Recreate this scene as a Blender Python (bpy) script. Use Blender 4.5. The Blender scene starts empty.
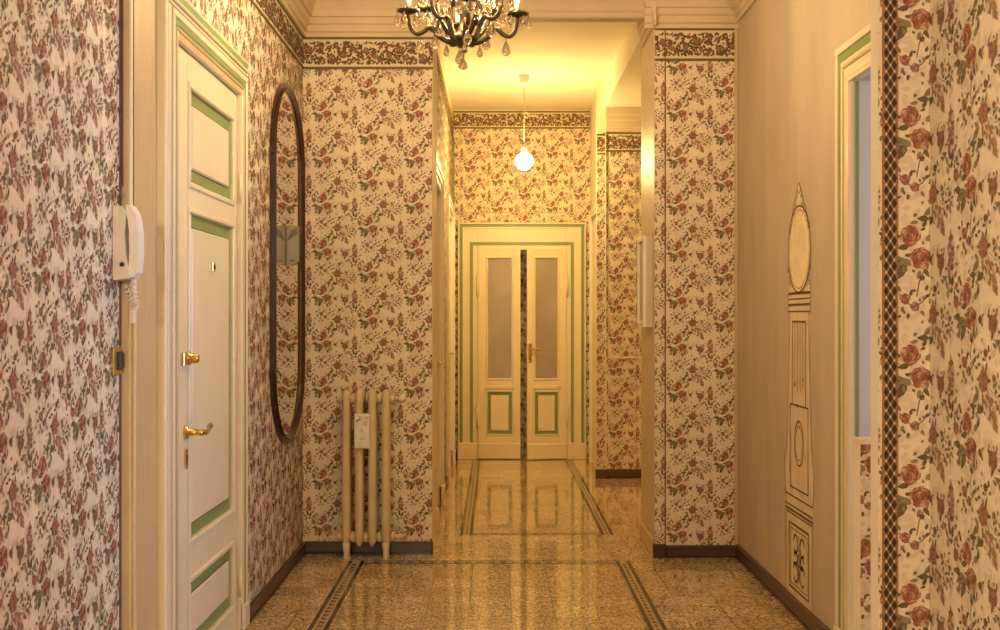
import bpy, bmesh, math, random
from mathutils import Vector, Matrix
PI = math.pi
sc = bpy.context.scene
col = sc.collection
# ------------------------------------------------------------------ measures (metres)
F, VX, VY, HC = 1170.0, 495.0, 318.0, 1.316
XL, XN, XR = -1.073, -1.115, 1.335          # left wall, its nearer stretch, right wall
YR, YP = 6.54, 6.43                         # radiator wall, pier front
HL, HR, YF, YS = -0.39, 0.90, 10.92, 9.62   # corridor: left, right, far wall, side-passage wall
XW, YW = 0.937, 2.52                        # near right wall and its end
CE = 3.26

# ------------------------------------------------------------------ materials
def mat(name, rgb, rough=0.6, metal=0.0, var=0.0, scale=8.0, bump=0.0, bscale=60.0, stretch=None, coat=0.0, spec=0.5):
    m = bpy.data.materials.new(name); m.use_nodes = True
    nt = m.node_tree; b = nt.nodes['Principled BSDF']
    b.inputs['Base Color'].default_value = (*rgb, 1)
    b.inputs['Roughness'].default_value = rough
    b.inputs['Metallic'].default_value = metal
    b.inputs['Specular IOR Level'].default_value = spec
    if coat: b.inputs['Coat Weight'].default_value = coat
    if var or bump:
        tc = nt.nodes.new('ShaderNodeTexCoord'); src = tc.outputs['Object']
        if stretch:
            mp = nt.nodes.new('ShaderNodeMapping'); mp.inputs['Scale'].default_value = stretch
            nt.links.new(src, mp.inputs['Vector']); src = mp.outputs['Vector']
    if var:
        n = nt.nodes.new('ShaderNodeTexNoise'); n.inputs['Scale'].default_value = scale; n.inputs['Detail'].default_value = 5
        nt.links.new(src, n.inputs['Vector'])
        r = nt.nodes.new('ShaderNodeValToRGB')
        r.color_ramp.elements[0].position = 0.3; r.color_ramp.elements[1].position = 0.72
        r.color_ramp.elements[0].color = (*[c*(1-var) for c in rgb], 1)
        r.color_ramp.elements[1].color = (*[min(1, c*(1+var*0.5)) for c in rgb], 1)
        nt.links.new(n.outputs['Fac'], r.inputs['Fac']); nt.links.new(r.outputs['Color'], b.inputs['Base Color'])
    if bump:
        n2 = nt.nodes.new('ShaderNodeTexNoise'); n2.inputs['Scale'].default_value = bscale; n2.inputs['Detail'].default_value = 3
        nt.links.new(src, n2.inputs['Vector'])
        bp = nt.nodes.new('ShaderNodeBump'); bp.inputs['Strength'].default_value = bump; bp.inputs['Distance'].default_value = 0.004
        nt.links.new(n2.outputs['Fac'], bp.inputs['Height']); nt.links.new(bp.outputs['Normal'], b.inputs['Normal'])
    return m

def emit(name, rgb, strength):
    m = bpy.data.materials.new(name); m.use_nodes = True
    b = m.node_tree.nodes['Principled BSDF']
    b.inputs['Base Color'].default_value = (1, 1, 1, 1)
    b.inputs['Emission Color'].default_value = (*rgb, 1)
    b.inputs['Emission Strength'].default_value = strength
    return m

M = {}
M['paper']   = mat('wallpaper_ground', (.79, .69, .545), .75, var=.07, scale=5, bump=.25, bscale=260)
M['rose_d']  = mat('print_deep_red', (.19, .058, .036), .8)
M['rose_m']  = mat('print_brick_red', (.33, .135, .083), .8)
M['rose_l']  = mat('print_pale_pink', (.57, .37, .25), .8)
M['mauve']   = mat('print_dusty_brown', (.31, .17, .11), .8)
M['leaf_d']  = mat('print_dark_olive', (.135, .10, .05), .8)
M['leaf_m']  = mat('print_olive', (.25, .20, .115), .8)
M['leaf_k']  = mat('print_blackish_olive', (.085, .062, .032), .8)
M['shade']   = mat('print_faint_tan', (.675, .57, .435), .8)
M['brown']   = mat('print_brown', (.155, .085, .046), .8)
M['band']    = mat('border_ground', (.70, .60, .42), .75, var=.08, scale=9)
M['band_line'] = mat('border_line_olive', (.13, .105, .045), .6)
M['paint']   = mat('cream_gloss_paint', (.78, .69, .48), .32, var=.05, scale=6, stretch=(14, 14, 1.2), bump=.06, bscale=40)
M['panel']   = mat('beige_painted_board', (.57, .43, .24), .45, var=.08, scale=5, stretch=(12, 12, .8), bump=.10, bscale=40)
M['plaster'] = mat('cream_plaster', (.80, .70, .52), .7, var=.06, scale=4, bump=.15, bscale=90)
M['sidegloss'] = mat('mottled_gloss_paint', (.60, .50, .33), .42, var=.22, scale=22, bump=.5, bscale=30)
M['cornice'] = mat('tan_cornice_paint', (.60, .49, .34), .7, var=.08, scale=5, bump=.15, bscale=90)
M['ceil']    = mat('ceiling_plaster', (.82, .76, .62), .8, var=.04, scale=3)
M['green']   = mat('sage_green_paint', (.22, .29, .10), .4, var=.08, scale=7)
M['groove']  = mat('dark_groove', (.10, .075, .04), .7)
M['linen']   = mat('plain_beige_wall', (.53, .44, .315), .8, var=.13, scale=3.2, stretch=(1, 1.6, .5), bump=.4, bscale=240)
M['skirt']   = mat('dark_brown_skirting', (.075, .033, .020), .35, var=.3, scale=6, stretch=(1, 1, 8))
M['mahog']   = mat('mahogany', (.050, .016, .008), .28, var=.4, scale=10, stretch=(5, 5, 1), coat=.3)
M['brass']   = mat('polished_brass', (.72, .48, .17), .22, metal=1.0)
M['bronze']  = mat('aged_bronze', (.12, .085, .045), .30, metal=.85, var=.35, scale=40)
M['ivory']   = mat('ivory_plastic', (.72, .66, .58), .35)
M['white']   = mat('white_plastic', (.80, .77, .72), .35)
M['black']   = mat('black_plastic', (.02, .018, .016), .4)
M['grey']    = mat('grey_plastic', (.30, .26, .20), .45, var=.06, scale=30)
M['radi']    = mat('radiator_enamel', (.66, .54, .35), .36, var=.12, scale=9, bump=.08, bscale=60)
M['cable']   = mat('beige_cable', (.62, .50, .32), .5)
M['leafgrey']= mat('pale_grey_paint', (.60, .51, .44), .5, var=.05, scale=4)
M['ink']     = mat('brown_ink_line', (.13, .075, .035), .8)
M['ivorypaint'] = mat('ivory_mural_paint', (.88, .74, .46), .6, var=.12, scale=14)
M['muralpaint'] = mat('beige_mural_paint', (.72, .58, .39), .75, var=.12, scale=8)
M['cane']    = mat('brown_lattice_band', (.30, .165, .08), .6, var=.2, scale=40)
M['inlay_d'] = mat('dark_floor_inlay', (.050, .030, .013), .10, spec=.5)
M['inlay_p'] = mat('pale_floor_inlay', (.46, .36, .22), .17, var=.2, scale=60)
M['inlay_r'] = mat('brown_floor_inlay', (.15, .075, .035), .17)
M['bulb_c']  = emit('candle_bulb_glow', (1.0, .71, .365), 600)
M['bulb_h']  = emit('globe_bulb_glow', (1.0, .68, .24), 400)

def glass(name, rgb, rough, ior=1.5):
    m = bpy.data.materials.new(name); m.use_nodes = True
    b = m.node_tree.nodes['Principled BSDF']
    b.inputs['Base Color'].default_value = (*rgb, 1); b.inputs['Roughness'].default_value = rough
    b.inputs['Transmission Weight'].default_value = 1.0; b.inputs['IOR'].default_value = ior
    return m
M['crystal'] = glass('crystal', (.90, .84, .70), .02, 1.55)
M['frost']   = mat('frosted_grey_glass', (.36, .31, .27), .22, var=.18, scale=2.2, bump=.5, bscale=110)
m = bpy.data.materials.new('mirror_glass'); m.use_nodes = True
b = m.node_tree.nodes['Principled BSDF']; b.inputs['Base Color'].default_value = (.80, .76, .70, 1)
b.inputs['Metallic'].default_value = 1; b.inputs['Roughness'].default_value = .01
M['mirror'] = m

def terrazzo():
    m = bpy.data.materials.new('terrazzo'); m.use_nodes = True
    nt = m.node_tree; N = nt.nodes; L = nt.links; b = N['Principled BSDF']
    tc = N.new('ShaderNodeTexCoord')
    v = N.new('ShaderNodeTexVoronoi'); v.inputs['Scale'].default_value = 130
    L.new(tc.outputs['Object'], v.inputs['Vector'])
    sp = N.new('ShaderNodeSeparateColor'); L.new(v.outputs['Color'], sp.inputs['Color'])
    r = N.new('ShaderNodeValToRGB'); cr = r.color_ramp; cr.interpolation = 'CONSTANT'
    stops = [(0, (.15, .085, .038)), (.14, (.42, .26, .11)), (.36, (.58, .40, .19)), (.64, (.70, .53, .29)), (.86, (.84, .70, .47))]
    cr.elements[0].position, cr.elements[0].color = 0, (*stops[0][1], 1)
    cr.elements[1].position, cr.elements[1].color = stops[1][0], (*stops[1][1], 1)
    for p, c in stops[2:]:
        e = cr.elements.new(p); e.color = (*c, 1)
    L.new(sp.outputs['Red'], r.inputs['Fac'])
    # tile joints
    sx = N.new('ShaderNodeSeparateXYZ'); L.new(tc.outputs['Object'], sx.inputs['Vector'])
    def joint(out, off, w):
        a = N.new('ShaderNodeMath'); a.operation = 'SUBTRACT'; a.inputs[1].default_value = off; L.new(out, a.inputs[0])
        d = N.new('ShaderNodeMath'); d.operation = 'DIVIDE'; d.inputs[1].default_value = .191; L.new(a.outputs[0], d.inputs[0])
        f = N.new('ShaderNodeMath'); f.operation = 'FRACT'; L.new(d.outputs[0], f.inputs[0])
        c = N.new('ShaderNodeMath'); c.operation = 'LESS_THAN'; c.inputs[1].default_value = w; L.new(f.outputs[0], c.inputs[0])
        return c.outputs[0]
    jx = joint(sx.outputs['X'], .072 - 1.91, .017); jy = joint(sx.outputs['Y'], 5.339 - 19.1, .022)
    mx = N.new('ShaderNodeMath'); mx.operation = 'MAXIMUM'; L.new(jx, mx.inputs[0]); L.new(jy, mx.inputs[1])
    # each tile slightly different
    fl = N.new('ShaderNodeVectorMath'); fl.operation = 'SNAP'; fl.inputs[1].default_value = (.191, .191, 10)
    of = N.new('ShaderNodeVectorMath'); of.operation = 'SUBTRACT'; of.inputs[1].default_value = (.072, 5.339, -1)
    L.new(tc.outputs['Object'], of.inputs[0]); L.new(of.outputs[0], fl.inputs[0])
    wn = N.new('ShaderNodeTexWhiteNoise'); L.new(fl.outputs[0], wn.inputs['Vector'])
    mr = N.new('ShaderNodeMapRange'); mr.inputs['To Min'].default_value = .82; mr.inputs['To Max'].default_value = 1.1
    L.new(wn.outputs['Value'], mr.inputs['Value'])
    ml = N.new('ShaderNodeMix'); ml.data_type = 'RGBA'; ml.blend_type = 'MULTIPLY'; ml.inputs['Factor'].default_value = 1
    cb = N.new('ShaderNodeCombineColor')
    for k in ('Red', 'Green', 'Blue'): L.new(mr.outputs[0], cb.inputs[k])
    L.new(r.outputs['Color'], ml.inputs['A']); L.new(cb.outputs[0], ml.inputs['B'])
    mj = N.new('ShaderNodeMix'); mj.data_type = 'RGBA'; mj.inputs['B'].default_value = (.075, .05, .025, 1)
    sc_ = N.new('ShaderNodeMath'); sc_.operation = 'MULTIPLY'; sc_.inputs[1].default_value = .7; L.new(mx.outputs[0], sc_.inputs[0])
    L.new(sc_.outputs[0], mj.inputs['Factor']); L.new(ml.outputs['Result'], mj.inputs['A'])
    L.new(mj.outputs['Result'], b.inputs['Base Color'])
    n = N.new('ShaderNodeTexNoise'); n.inputs['Scale'].default_value = 7
    L.new(tc.outputs['Object'], n.inputs['Vector'])
    rr = N.new('ShaderNodeMapRange'); rr.inputs['To Min'].default_value = .045; rr.inputs['To Max'].default_value = .12
    L.new(n.outputs['Fac'], rr.inputs['Value']); L.new(rr.outputs[0], b.inputs['Roughness']); b.inputs['Specular IOR Level'].default_value = .7; b.inputs['Coat Weight'].default_value = .5; b.inputs['Coat Roughness'].default_value = .04
    nb = N.new('ShaderNodeTexNoise'); nb.inputs['Scale'].default_value = 22
    L.new(tc.outputs['Object'], nb.inputs['Vector'])
    bp = N.new('ShaderNodeBump'); bp.inputs['Strength'].default_value = .035; bp.inputs['Distance'].default_value = .004
    L.new(nb.outputs['Fac'], bp.inputs['Height']); L.new(bp.outputs['Normal'], b.inputs['Normal'])
    return m
M['terrazzo'] = terrazzo()

# ------------------------------------------------------------------ mesh builder
class MB:
    def __init__(s): s.v = []; s.f = []; s.m = []; s.sm = []; s.mats = []
    def mi(s, m):
        m = M[m] if isinstance(m, str) else m
        if m not in s.mats: s.mats.append(m)
        return s.mats.index(m)
    def add(s, verts, faces, m, smooth=False):
        b = len(s.v); k = s.mi(m)
        s.v.extend([tuple(p) for p in verts])
        for f in faces:
            s.f.append([i + b for i in f]); s.m.append(k); s.sm.append(smooth)
    def poly(s, pts, m): s.add(pts, [list(range(len(pts)))], m)
    def box(s, a, c, m):
        (x0, y0, z0), (x1, y1, z1) = a, c
        s.add([(x0,y0,z0),(x1,y0,z0),(x1,y1,z0),(x0,y1,z0),(x0,y0,z1),(x1,y0,z1),(x1,y1,z1),(x0,y1,z1)],
              [[3,2,1,0],[4,5,6,7],[0,1,5,4],[1,2,6,5],[2,3,7,6],[3,0,4,7]], m)
    def pbox(s, P, u0, u1, v0, v1, h0, h1, m, bev=0.0):
        """box on a plane, top edges bevelled by bev"""
        q = [P(u0,v0,h0),P(u1,v0,h0),P(u1,v1,h0),P(u0,v1,h0)]
        e = bev
        if e:
            q += [P(u0,v0,h1-e),P(u1,v0,h1-e),P(u1,v1,h1-e),P(u0,v1,h1-e)]
            q += [P(u0+e,v0+e,h1),P(u1-e,v0+e,h1),P(u1-e,v1-e,h1),P(u0+e,v1-e,h1)]
            fs = [[3,2,1,0],[8,9,10,11]] + [[i,(i+1)%4,(i+1)%4+4,i+4] for i in range(4)] + [[i+4,(i+1)%4+4,(i+1)%4+8,i+8] for i in range(4)]
        else:
            q += [P(u0,v0,h1),P(u1,v0,h1),P(u1,v1,h1),P(u0,v1,h1)]
            fs = [[3,2,1,0],[4,5,6,7]] + [[i,(i+1)%4,(i+1)%4+4,i+4] for i in range(4)]
        s.add(q, fs, m)
    def prism(s, P, pts, h0, h1, m):
        n = len(pts)
        s.add([P(a,b,h0) for a,b in pts] + [P(a,b,h1) for a,b in pts],
              [list(range(n))[::-1], list(range(n,2*n))] + [[i,(i+1)%n,(i+1)%n+n,i+n] for i in range(n)], m)
    def tube(s, path, r, m, n=10, caps=True, closed=False):
        path = [Vector(p) for p in path]; k = len(path)
        rs = r if isinstance(r, (list, tuple)) else [r]*k
        rings = []; up = None
        for i, p in enumerate(path):
            if closed: t = path[(i+1)%k] - path[i-1]
            else: t = path[min(i+1,k-1)] - path[max(i-1,0)]
            t.normalize()
            if up is None:
                up = t.orthogonal().normalized()
            else:
                up = (up - t*up.dot(t)).normalized()
            w = t.cross(up)
            rings.append([p + (up*math.cos(2*PI*j/n) + w*math.sin(2*PI*j/n))*rs[i] for j in range(n)])
        vs = [q for ring in rings for q in ring]; fs = []
        for i in range(k if closed else k-1):
            a, b2 = i*n, ((i+1)%k)*n
            for j in range(n): fs.append([a+j, a+(j+1)%n, b2+(j+1)%n, b2+j])
        s.add(vs, fs, m, True)
        if caps and not closed:
            s.add(rings[0], [list(range(n))[::-1]], m); s.add(rings[-1], [list(range(n))], m)
    def lathe(s, c, prof, m, n=20, axis='z', sm=True):
        """prof: [(r, h)], around axis through c"""
        vs = []; fs = []; k = len(prof)
        for r, h in prof:
            for j in range(n):
                a = 2*PI*j/n; x, y = r*math.cos(a), r*math.sin(a)
                d = (x,y,h) if axis=='z' else (h,x,y) if axis=='x' else (x,h,y)
                vs.append((c[0]+d[0], c[1]+d[1], c[2]+d[2]))
        for i in range(k-1):
            for j in range(n): fs.append([i*n+j, i*n+(j+1)%n, (i+1)*n+(j+1)%n, (i+1)*n+j])
        s.add(vs, fs, m, sm)
        if prof[0][0] > 1e-5: s.add(vs[:n], [list(range(n))[::-1]], m)
        if prof[-1][0] > 1e-5: s.add(vs[-n:], [list(range(n))], m)
    def build(s, name, parent=None, fix=True, kind=None):
        me = bpy.data.meshes.new(name); me.from_pydata(s.v, [], s.f)
        for m in s.mats: me.materials.append(m)
        me.polygons.foreach_set('material_index', s.m); me.polygons.foreach_set('use_smooth', s.sm)
        if fix:
            b = bmesh.new(); b.from_mesh(me)
            bmesh.ops.remove_doubles(b, verts=b.verts, dist=1e-6)
            bmesh.ops.recalc_face_normals(b, faces=b.faces); b.to_mesh(me); b.free()
        me.update()
        o = bpy.data.objects.new(name, me); col.objects.link(o)
        if parent:
            o.parent = parent; o.matrix_parent_inverse = Matrix.Translation(parent.location).inverted()
        if kind: o['kind'] = kind
        return o

def empty(name, loc):
    o = bpy.data.objects.new(name, None); o.location = loc; o.empty_display_size = .1; col.objects.link(o); return o
def tag(o, label, cat, group=None):
    o['label'] = label; o['category'] = cat
    if group: o['group'] = group
    return o
def plane(O, u, n):
    O = Vector(O); u = Vector(u); n = Vector(n)
    return lambda a, b, h=0.0: O + u*a + n*h + Vector((0, 0, b))
def circ(cx, cy, rx, ry=None, n=24, a0=0, a1=2*PI):
    ry = rx if ry is None else ry
    full = abs(a1-a0) > 2*PI-1e-6
    return [(cx+rx*math.cos(a0+(a1-a0)*i/(n if full else n-1)), cy+ry*math.sin(a0+(a1-a0)*i/(n if full else n-1))) for i in range(n)]

# ------------------------------------------------------------------ wallpaper print
rnd = random.Random(5)
def blob(cx, cy, r, n=12, wob=.12, rg=rnd, ry=None, rot=0):
    ph = rg.random()*6; out = []
    ry = r if ry is None else ry
    for i in range(n):
        a = 2*PI*i/n; k = 1 + wob*math.sin(5*a+ph) + wob*.5*math.sin(3*a+2*ph)
        x, y = r*k*math.cos(a), ry*k*math.sin(a)
        out.append((cx + x*math.cos(rot)-y*math.sin(rot), cy + x*math.sin(rot)+y*math.cos(rot)))
    return out
def lens(cx, cy, L, ang, w):
    c, s = math.cos(ang), math.sin(ang)
    pts = [(-.5,0),(-.25,.5),(.1,.46),(.5,0),(.1,-.46),(-.25,-.5)]
    return [(cx + x*L*c - y*w*s, cy + x*L*s + y*w*c) for x, y in pts]
def crescent(cx, cy, r, a, span, t):
    o = [(cx+r*math.cos(a+span*(i/5-.5)), cy+r*math.sin(a+span*(i/5-.5))) for i in range(6)]
    i_ = [(cx+(r-t*math.sin(PI*i/5))*math.cos(a+span*(i/5-.5)), cy+(r-t*math.sin(PI*i/5))*math.sin(a+span*(i/5-.5))) for i in range(1, 5)]
    return o + i_[::-1]
def rose(out, cx, cy, r, base='rose_m', dark='rose_d', light='rose_l', rg=rnd):
    out.append((blob(cx, cy, r*.96, 16, .10, rg), base, 2))
    p = rg.random()*6
    if r > .012:
        for i in range(7):      # open outer petals
            a = p+i*.9+rg.random()*.2
            out.append((lens(cx+r*.86*math.cos(a), cy+r*.86*math.sin(a), r*.55, a+1.2, r*.34), base if i % 3 else light, 2))
            out.append((crescent(cx, cy, r*(.96+.08*rg.random()), a, .62, r*.13), dark if i % 2 else light, 3))
    for i in range(5):
        out.append((crescent(cx, cy, r*.76, p+.4+i*1.257, .95, r*.17), (dark, light, base)[i % 3] if i % 3 < 2 else dark, 3))
    for i in range(4):
        out.append((crescent(cx+r*.06*math.cos(p), cy+r*.06*math.sin(p), r*.52, p+.9+i*1.57, 1.2, r*.16), light if i % 2 else dark, 3))
    out.append((crescent(cx, cy, r*.30, p, 2.2, r*.18), dark, 3)); out.append((crescent(cx, cy, r*.28, p+PI, 1.8, r*.13), light, 3))
def motif():
    """one repeat of the rose pattern; metres from the big red rose, y up"""
    rg = random.Random(11); o = []; k = 1/940.0
    def R(x, y, r, *a): rose(o, x*k, -y*k, r*k, *a, rg=rg)
    def Lf(x, y, L, deg, w, c='leaf_m', lay=1): o.append((lens(x*k, -y*k, L*k, math.radians(deg), w*k), c, lay))
    def stem(x0, y0, x1, y1, w=2.2, c='leaf_d'):
        dx, dy = x1-x0, y1-y0; d = math.hypot(dx, dy); nx, ny = -dy/d*w/2, dx/d*w/2
        mx, my = (x0+x1)/2+nx*3, (y0+y1)/2+ny*3
        o.append(([((x0+nx)*k, -(y0+ny)*k), ((mx+nx)*k, -(my+ny)*k), ((x1+nx)*k, -(y1+ny)*k), ((x1-nx)*k, -(y1-ny)*k), ((mx-nx)*k, -(my-ny)*k), ((x0-nx)*k, -(y0-ny)*k)], c, 0))
    def leaves(x, y, n, L, sp):
        for i in range(n):
            a = rg.random()*360; d = sp*math.sqrt(rg.random())
            Lf(x+d*math.cos(a), y+d*math.sin(a), L*(.7+.6*rg.random()), a, L*.5, rg.choice(['leaf_d', 'leaf_m', 'leaf_m', 'brown']))
    def vein(x, y, L, deg):
        Lf(x, y, L*.8, deg, L*.08, 'leaf_d', 2)
    # main pair of roses with leaves
    Lf(-52, 10, 44, 205, 22); vein(-52, 10, 44, 205); Lf(-40, 28, 40, 240, 18, 'leaf_d'); Lf(-66, -2, 30, 170, 15, 'leaf_d'); Lf(-30, 8, 26, 150, 14); Lf(-58, 30, 24, 260, 11)
    Lf(20, -42, 26, 30, 13); Lf(30, -54, 20, 70, 9, 'leaf_d'); Lf(12, 30, 22, -60, 9, 'leaf_d'); Lf(-4, 34, 20, -110, 8)
    Lf(-52, -68, 18, 120, 8, 'leaf_d'); Lf(8, -70, 18, 60, 8, 'leaf_d'); Lf(-36, -22, 26, 190, 12, 'leaf_d')
    R(-22, -45, 21, 'rose_m', 'rose_d', 'rose_l'); R(0, 0, 22, 'rose_m', 'rose_d', 'rose_l')
    R(-72, -32, 12); R(40, 2, 8, 'brown', 'rose_d', 'rose_m'); Lf(50, -6, 10, 40, 5, 'leaf_d'); Lf(46, 12, 10, -40, 5, 'leaf_d')
    stem(-72, -20, -50, 5); stem(14, 4, 38, 2); stem(8, 22, -8, 78)
    # twig with buds under the pair
    R(-32, 82, 11); R(-12, 98, 10, 'mauve', 'rose_d', 'rose_l'); R(2, 40, 6, 'brown', 'rose_d', 'rose_m')
    stem(-32, 82, -12, 98); stem(-12, 98, 14, 76); stem(-32, 82, -58, 70)
    for x, y, a in ((-58, 70, 160), (-52, 92, 200), (14, 76, 30), (22, 90, -10), (-20, 70, 80), (-38, 104, 250), (4, 112, -60), (-26, 118, 260), (30, 68, 60), (-64, 106, 190), (12, 60, 70), (-44, 62, 110), (34, 84, 0)):
        Lf(x, y, 14, a, 7, rg.choice(['leaf_d', 'leaf_m', 'brown']))
    # brown rose with drooping pink leaf
    Lf(18, -95, 34, 215, 15); vein(18, -95, 34, 215); Lf(38, -75, 34, 200, 14, 'leaf_d'); Lf(4, -80, 26, 180, 12, 'leaf_d'); Lf(-14, -72, 18, 190, 8); Lf(22, -112, 22, 150, 10, 'leaf_m')
    for i in range(24):
        t = i/23.0; q = rg.random()-.5; w = 44*(1-t)**.7
        Lf(62+44*t+q*w*.8, -108+62*t-q*w*.6, 18, -55+q*60, 8, ('mauve', 'rose_l', 'mauve', 'rose_m', 'mauve', 'leaf_m')[i % 6])
    R(53, -128, 20, 'mauve', 'rose_d', 'rose_m'); Lf(64, -154, 22, 70, 6, 'brown'); Lf(50, -152, 14, 110, 6, 'leaf_d'); Lf(76, -130, 18, 0, 8, 'leaf_d'); Lf(30, -130, 16, 170, 7, 'leaf_d')
    # scattered tiny spray
    for x, y, r in ((98, -135, 7), (138, -120, 7), (128, -95, 6), (113, -85, 6), (106, -112, 5), (146, -102, 4)): R(x, y, r, 'mauve', 'rose_d', 'rose_m')
    for x, y, a in ((106, -126, 40), (118, -122, 120), (130, -132, 60), (120, -106, 200), (134, -108, 10), (122, -78, 250), (140, -86, 300), (104, -94, 170), (150, -112, 20), (112, -142, 100), (96, -120, 230)):
        Lf(x, y, 12, a, 6, rg.choice(['leaf_d', 'leaf_m']))
    stem(76, -118, 113, -100, 1.6); stem(113, -100, 138, -120, 1.6)
    # tall lilac-like spray with bud
    R(93, 10, 17, 'mauve', 'rose_d', 'rose_m'); Lf(78, -4, 16, 130, 7, 'leaf_d'); Lf(106, -6, 16, 50, 7); Lf(90, 32, 20, 250, 8, 'leaf_d')
    for i in range(40):
        t = rg.random()**.8; y = -44+76*t; w = 2+19*t*(1.25-t)*1.5
        o.append((blob((143+(rg.random()-.5)*2*w)*k, -y*k, (3.6+2.6*rg.random())*k, 7, .2, rg), ('mauve', 'rose_m', 'mauve', 'rose_l', 'rose_d', 'leaf_m', 'mauve')[i % 7], 1+i % 2))
    Lf(143, -44, 20, 90, 4, 'brown', 2)
    for x, y, a, L in ((138, 45, 250, 26), (123, 55, 230, 24), (152, 48, 280, 26), (110, 42, 200, 22), (166, 36, 320, 20), (128, 74, 255, 20), (146, 66, 270, 16), (172, 18, 20, 16), (100, 48, 210, 16)):
        Lf(x, y, L, -a + 360, L*.42, rg.choice(['leaf_d', 'leaf_m']))
    R(63, 62, 8, 'brown', 'rose_d', 'rose_m'); R(172, 58, 6, 'mauve', 'rose_d', 'rose_m'); stem(63, 62, 100, 44, 1.8)
    for x, y, a in ((80, 70, 30), (74, 52, 80), (160, 72, 300), (180, 70, 0), (184, 44, 40), (52, 74, 200), (186, 92, 60), (196, 76, 120)): Lf(x, y, 11, a, 6, rg.choice(['leaf_d', 'brown', 'leaf_m']))
    # faint tone-on-tone foliage behind the flowers
    for i in range(70):
        x, y = -75+rg.random()*241, -120+rg.random()*242
        Lf(x, y, 16+14*rg.random(), rg.random()*360, 9+5*rg.random(), 'shade', 0)
    for x, y, r in ((-16, -24, 46), (53, -118, 34), (143, 4, 30), (-24, 90, 30), (120, -110, 30), (96, 12, 24)):
        for i in range(9): a = i*40+rg.random()*20; Lf(x+r*math.cos(math.radians(a)), y+r*math.sin(math.radians(a)), r*.62, -a+60, r*.34, 'shade', 0)
    # loose small leaves round every spray
    for x, y, n, L, sp in ((-48, 16, 12, 14, 38), (-20, 96, 16, 11, 48), (26, -88, 14, 12, 38), (120, -106, 14, 9, 38), (138, 56, 20, 12, 42), (10, -58, 12, 12, 36), (90, 8, 12, 12, 30), (60, 54, 6, 9, 26), (176, 66, 7, 9, 26), (-64, -34, 6, 10, 24), (6, 36, 7, 11, 24), (70, -76, 6, 10, 22)):
        leaves(x, y, round(n*.62), L*.95, sp)
    return o
MOTIF = motif()
PU, PV = .2565, .2570
def clip(poly, u0, u1, v0, v1):
    for ax, lim, sg in ((0, u0, 1), (0, u1, -1), (1, v0, 1), (1, v1, -1)):
        out = []; n = len(poly)
        for i in range(n):
            p, q = poly[i], poly[(i+1) % n]
            dp, dq = (p[ax]-lim)*sg, (q[ax]-lim)*sg
            if dp >= 0: out.append(p)
            if (dp > 0 and dq < 0) or (dp < 0 and dq > 0):
                t = dp/(dp-dq); out.append((p[0]+(q[0]-p[0])*t, p[1]+(q[1]-p[1])*t))
        poly = out
        if len(poly) < 3: return None
    return poly
LAY = .0006
def lift(lay, i): return .0004 + lay*LAY + (i % 97)*6e-6
def paper(mb, P, rect, phase, items=MOTIF, reach=.2):
    """prints the rose repeat on the rectangle rect of plane P, the big rose at phase"""
    u0, u1, v0, v1 = rect
    for i in range(int((u0-reach-phase[0])//PU), int((u1+reach-phase[0])//PU)+2):
        for j in range(int((v0-reach-phase[1])//PV)-1, int((v1+reach-phase[1])//PV)+2):
            ou = phase[0]+i*PU; ov = phase[1]+j*PV + (PV/2 if i % 2 else 0)
            if ou < u0-reach or ou > u1+reach or ov < v0-reach or ov > v1+reach: continue
            inside = u0+reach < ou < u1-reach and v0+reach < ov < v1-reach
            for ii, (pts, c, lay) in enumerate(items):
                q = [(a+ou, b_+ov) for a, b_ in pts]
                if not inside:
                    q = clip(q, u0, u1, v0, v1)
                    if not q: continue
                mb.poly([P(a, b_, lift(lay, ii)) for a, b_ in q], c)
def border_items():
    rg = random.Random(3); o = []
    for t in range(4):
        x = .05+t*.128; y = .014*(-1)**t
        rose(o, x, y, .017, 'mauve', 'brown', 'rose_d', rg=rg); rose(o, x+.055, -y*1.6, .016, 'mauve', 'rose_d', 'rose_m', rg=rg)
        rose(o, x+.085, y*2.6, .011, 'mauve', 'brown', 'rose_m', rg=rg); rose(o, x+.02, -y*2.8, .010, 'rose_m', 'rose_d', 'mauve', rg=rg)
    for i in range(520):
        a = rg.random()*6.28; L = .013+.013*rg.random()
        o.append((lens(rg.random()*.513, (rg.random()-.5)*.122, L, a, L*.5), rg.choice(['leaf_k', 'leaf_k', 'leaf_d', 'brown', 'rose_d']), 1+i % 2))
    return o
BORD = border_items()
def border(mb, P, u0, u1, v0, v1, off=0.0):
    """wallpaper frieze between two olive lines"""
    mb.pbox(P, u0, u1, v0, v1, 0, .0012, 'band')
    vc = (v0+v1)/2; s = (v1-v0)/.168
    i = int((u0-off)//.513)-1
    while off+i*.513 < u1:
        for ii, (pts, c, lay) in enumerate(BORD):
            q = clip([(a+off+i*.513, b_*s+vc) for a, b_ in pts], u0, u1, v0, v1)
            if q: mb.poly([P(a, b_, .0012+lift(lay, ii)) for a, b_ in q], c)
        i += 1
    for v in (v0, v1): mb.pbox(P, u0, u1, v-.007, v+.007, 0, .007, 'band_line', .002)

def wall(name, P, rects, thick, m='paper', phase=None, fr=None, fr_off=0.0, extra=None, under=None):
    mb = MB()
    for r in rects:
        mb.pbox(P, *r, -thick, 0, m)
        if phase:
            pr = list(r)
            if fr: pr[3] = min(pr[3], fr[0])
            if pr[3] > pr[2]: paper(mb, P, pr, phase)
        if fr and r[3] > fr[1]: border(mb, P, r[0], r[1], fr[0], fr[1], fr_off)
    if extra: extra(mb)
    return mb.build(name, fix=False, kind='structure')

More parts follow.
